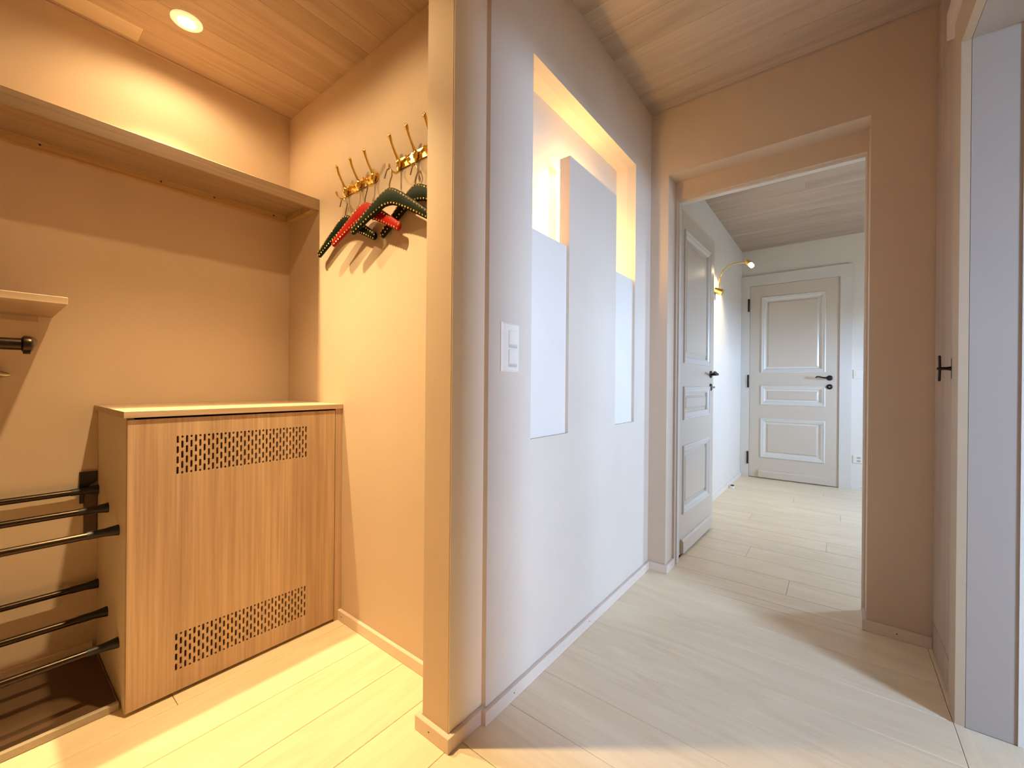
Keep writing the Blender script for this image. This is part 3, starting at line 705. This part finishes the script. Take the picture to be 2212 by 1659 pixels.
# ------------------------------------------------------------------ switches and socket
def wall_plate(name, label, cat, c, w, h, out, mat='plastic'):
    """plate on a wall; c = centre on the wall; out = (1,0,0) or (0,-1,0)"""
    rz = math.pi/2 if out[0] == 1 else 0.0
    g = empty(name, c, rz, True); tag(g, label, cat)
    m = MB(); o = 0
    prof = [(0.0, 0.0), (0.0, -0.004), (0.006, -0.0085)]
    ring(m, -w/2, w/2, -h/2, h/2, prof); k = len(m.v) - 4; m.f.append((k, k+1, k+2, k+3)); m.f.append((3, 2, 1, 0))
    m.build('plate', mat, g); return g
sw = wall_plate('light_switch', 'cream double light switch on the niche wall', 'switch', (xN, 1.0225, 1.1127), 0.090, 0.154, (1, 0, 0))
for z in (0.030, -0.0295):
    MB().cbox(-0.014, 0.0295, -0.0125, -0.0085, z - 0.021, z + 0.023, 0.0015).build('rocker', 'plastic', sw)
    MB().box(-0.014, 0.0285, -0.0092, -0.0085, z - 0.032, z - 0.0225).build('rocker_label', 'grey', sw)
s3 = wall_plate('light_switch', 'white light switch on the far hall wall', 'switch', (0.158, yF + 0.012, 1.12), 0.092, 0.090, (0, -1, 0))
MB().cbox(-0.028, 0.028, -0.012, -0.0085, -0.024, 0.024, 0.0015).build('rocker', 'plastic', s3)
so = wall_plate('wall_socket', 'white double wall socket low on the far hall wall', 'socket', (0.160, yF + 0.012, 0.2955), 0.092, 0.080, (0, -1, 0))
for z in (0.015, -0.015):
    MB().prism([(-0.019, z), (-0.010, z + 0.009), (0.010, z + 0.009), (0.019, z), (0.010, z - 0.009), (-0.010, z - 0.009)], 1, -0.0095, -0.0085).build('socket_face', 'grey', so)
    for xx in (-0.009, 0.0, 0.009):
        MB().lathe([(0.0024, 0), (0.0024, 0.0006)], (xx, -0.0094, z + (0.003 if xx == 0 else 0)), (0, -1, 0), 8).build('pin_hole', 'dark', so)

# ------------------------------------------------------------------ lamps
def downlight(x, y, label, power):
    g = empty('ceiling_downlight', (x, y, zC2)); tag(g, label, 'downlight', 'recessed downlights of the coat alcove')
    MB().lathe([(0.024, -0.002), (0.026, -0.006), (0.031, -0.0085), (0.044, -0.0065), (0.0475, -0.003), (0.0475, -0.0002)], (x, y, zC2), (0, 0, 1), 36).build('trim_ring', 'ring', g, True)
    MB().lathe([(0.0245, -0.0035), (0.0235, -0.0065), (0.001, -0.0075)], (x, y, zC2), (0, 0, 1), 28).build('lens', 'lens', g, True)
    l = bpy.data.lights.new('downlight_beam', 'SPOT'); l.energy = power; l.color = WARM
    l.spot_size = math.radians(94); l.spot_blend = 1.0; l.shadow_soft_size = 0.018
    o = bpy.data.objects.new('downlight_beam', l); COL.objects.link(o); o.parent = g; o.location = (0, 0, -0.012)
    # faint wide spill of the lamp
    l2 = bpy.data.lights.new('downlight_spill', 'SPOT'); l2.energy = power * 0.085; l2.color = WARM
    l2.spot_size = math.radians(170); l2.spot_blend = 0.5; l2.shadow_soft_size = 0.02
    o2 = bpy.data.objects.new('downlight_spill', l2); COL.objects.link(o2); o2.parent = g; o2.location = (0, 0, -0.012)
    return g
downlight(-1.867, 0.4545, 'lit round downlight in the alcove ceiling above the shelf', 192)
downlight(-1.262, 0.450, 'lit round downlight in the alcove ceiling near the corridor', 192)

# led tape on the back of the niche centre panel
for (a, b, c, d, lab) in ((NY1 + 0.012, NY1 + 0.015, NZ0 + 0.3, NZB - 0.03, 'left upright'), (NY2 - 0.015, NY2 - 0.012, NZ0 + 0.3, NZB - 0.03, 'right upright'), (NY1 + 0.04, NY2 - 0.04, NZB - 0.015, NZB - 0.012, 'top')):
    tag(bx('led_tape', NX1 - 0.020, NX1 - 0.0005, a, b, c, d, 'led'), lab + ' warm led tape hidden behind the niche centre panel', 'light strip', 'led tapes of the niche')

# gooseneck lamp in the hall
gl = empty('gooseneck_lamp', (xFL, 3.95, 1.80)); tag(gl, 'small brass gooseneck wall lamp, switched on, in the far hall', 'lamp')
MB().tube([(xFL, 3.95, 1.828), (xFL + 0.012, 3.95, 1.824), (xFL + 0.060, 3.95, 1.802), (xFL + 0.062, 3.95, 1.801)], [0.026, 0.026, 0.026, 0.020], 18).build('wall_mount', 'brass', gl, True)
arm = [(xFL + 0.030, 3.95, 1.83), (xFL + 0.031, 3.95, 1.88), (xFL + 0.040, 3.95, 1.94), (xFL + 0.062, 3.95, 1.99), (xFL + 0.098, 3.95, 2.024), (xFL + 0.145, 3.95, 2.038), (xFL + 0.200, 3.95, 2.036), (xFL + 0.250, 3.95, 2.030)]
MB().tube(arm, 0.0055, 10).build('flexible_arm', 'brass', gl, True)
hd_dir = Vector((0.62, -0.1, -0.78)).normalized()
MB().lathe([(0.010, -0.01), (0.020, 0.0), (0.021, 0.035), (0.019, 0.036)], (xFL + 0.245, 3.95, 2.04), hd_dir, 18).build('lamp_head', 'brass', gl, True)
MB().lathe([(0.017, 0.030), (0.017, 0.062), (0.012, 0.070), (0.001, 0.073)], (xFL + 0.245, 3.95, 2.04), hd_dir, 18).build('bulb', 'bulb', gl, True)
pl = bpy.data.lights.new('hall_lamp_light', 'SPOT'); pl.energy = 26; pl.color = (1.0, 0.80, 0.50); pl.spot_size = math.radians(120); pl.spot_blend = 0.6; pl.shadow_soft_size = 0.02
po = bpy.data.objects.new('hall_lamp_light', pl); COL.objects.link(po); po.parent = gl
po.location = Vector((xFL + 0.245, 3.95, 2.04)) + hd_dir*0.08 - Vector(gl.location)
po.rotation_euler = Vector((-0.55, -0.1, -0.83)).to_track_quat('-Z', 'Y').to_euler()

# door stop on the hall floor
ds = empty('door_stop', (-0.815, 4.54, 0)); tag(ds, 'small white door stop on the hall floor by the left wall', 'door stop')
MB().lathe([(0.026, 0.0), (0.027, 0.004), (0.024, 0.018), (0.020, 0.020)], (-0.815, 4.54, 0), (0, 0, 1), 20).build('base', 'white', ds, True)
MB().lathe([(0.016, 0.020), (0.016, 0.026), (0.012, 0.029)], (-0.808, 4.535, 0), (0, 0, 1), 18).build('buffer', 'rubber', ds, True)

for o in bpy.data.objects:
    if '_local' in o: del o['_local']
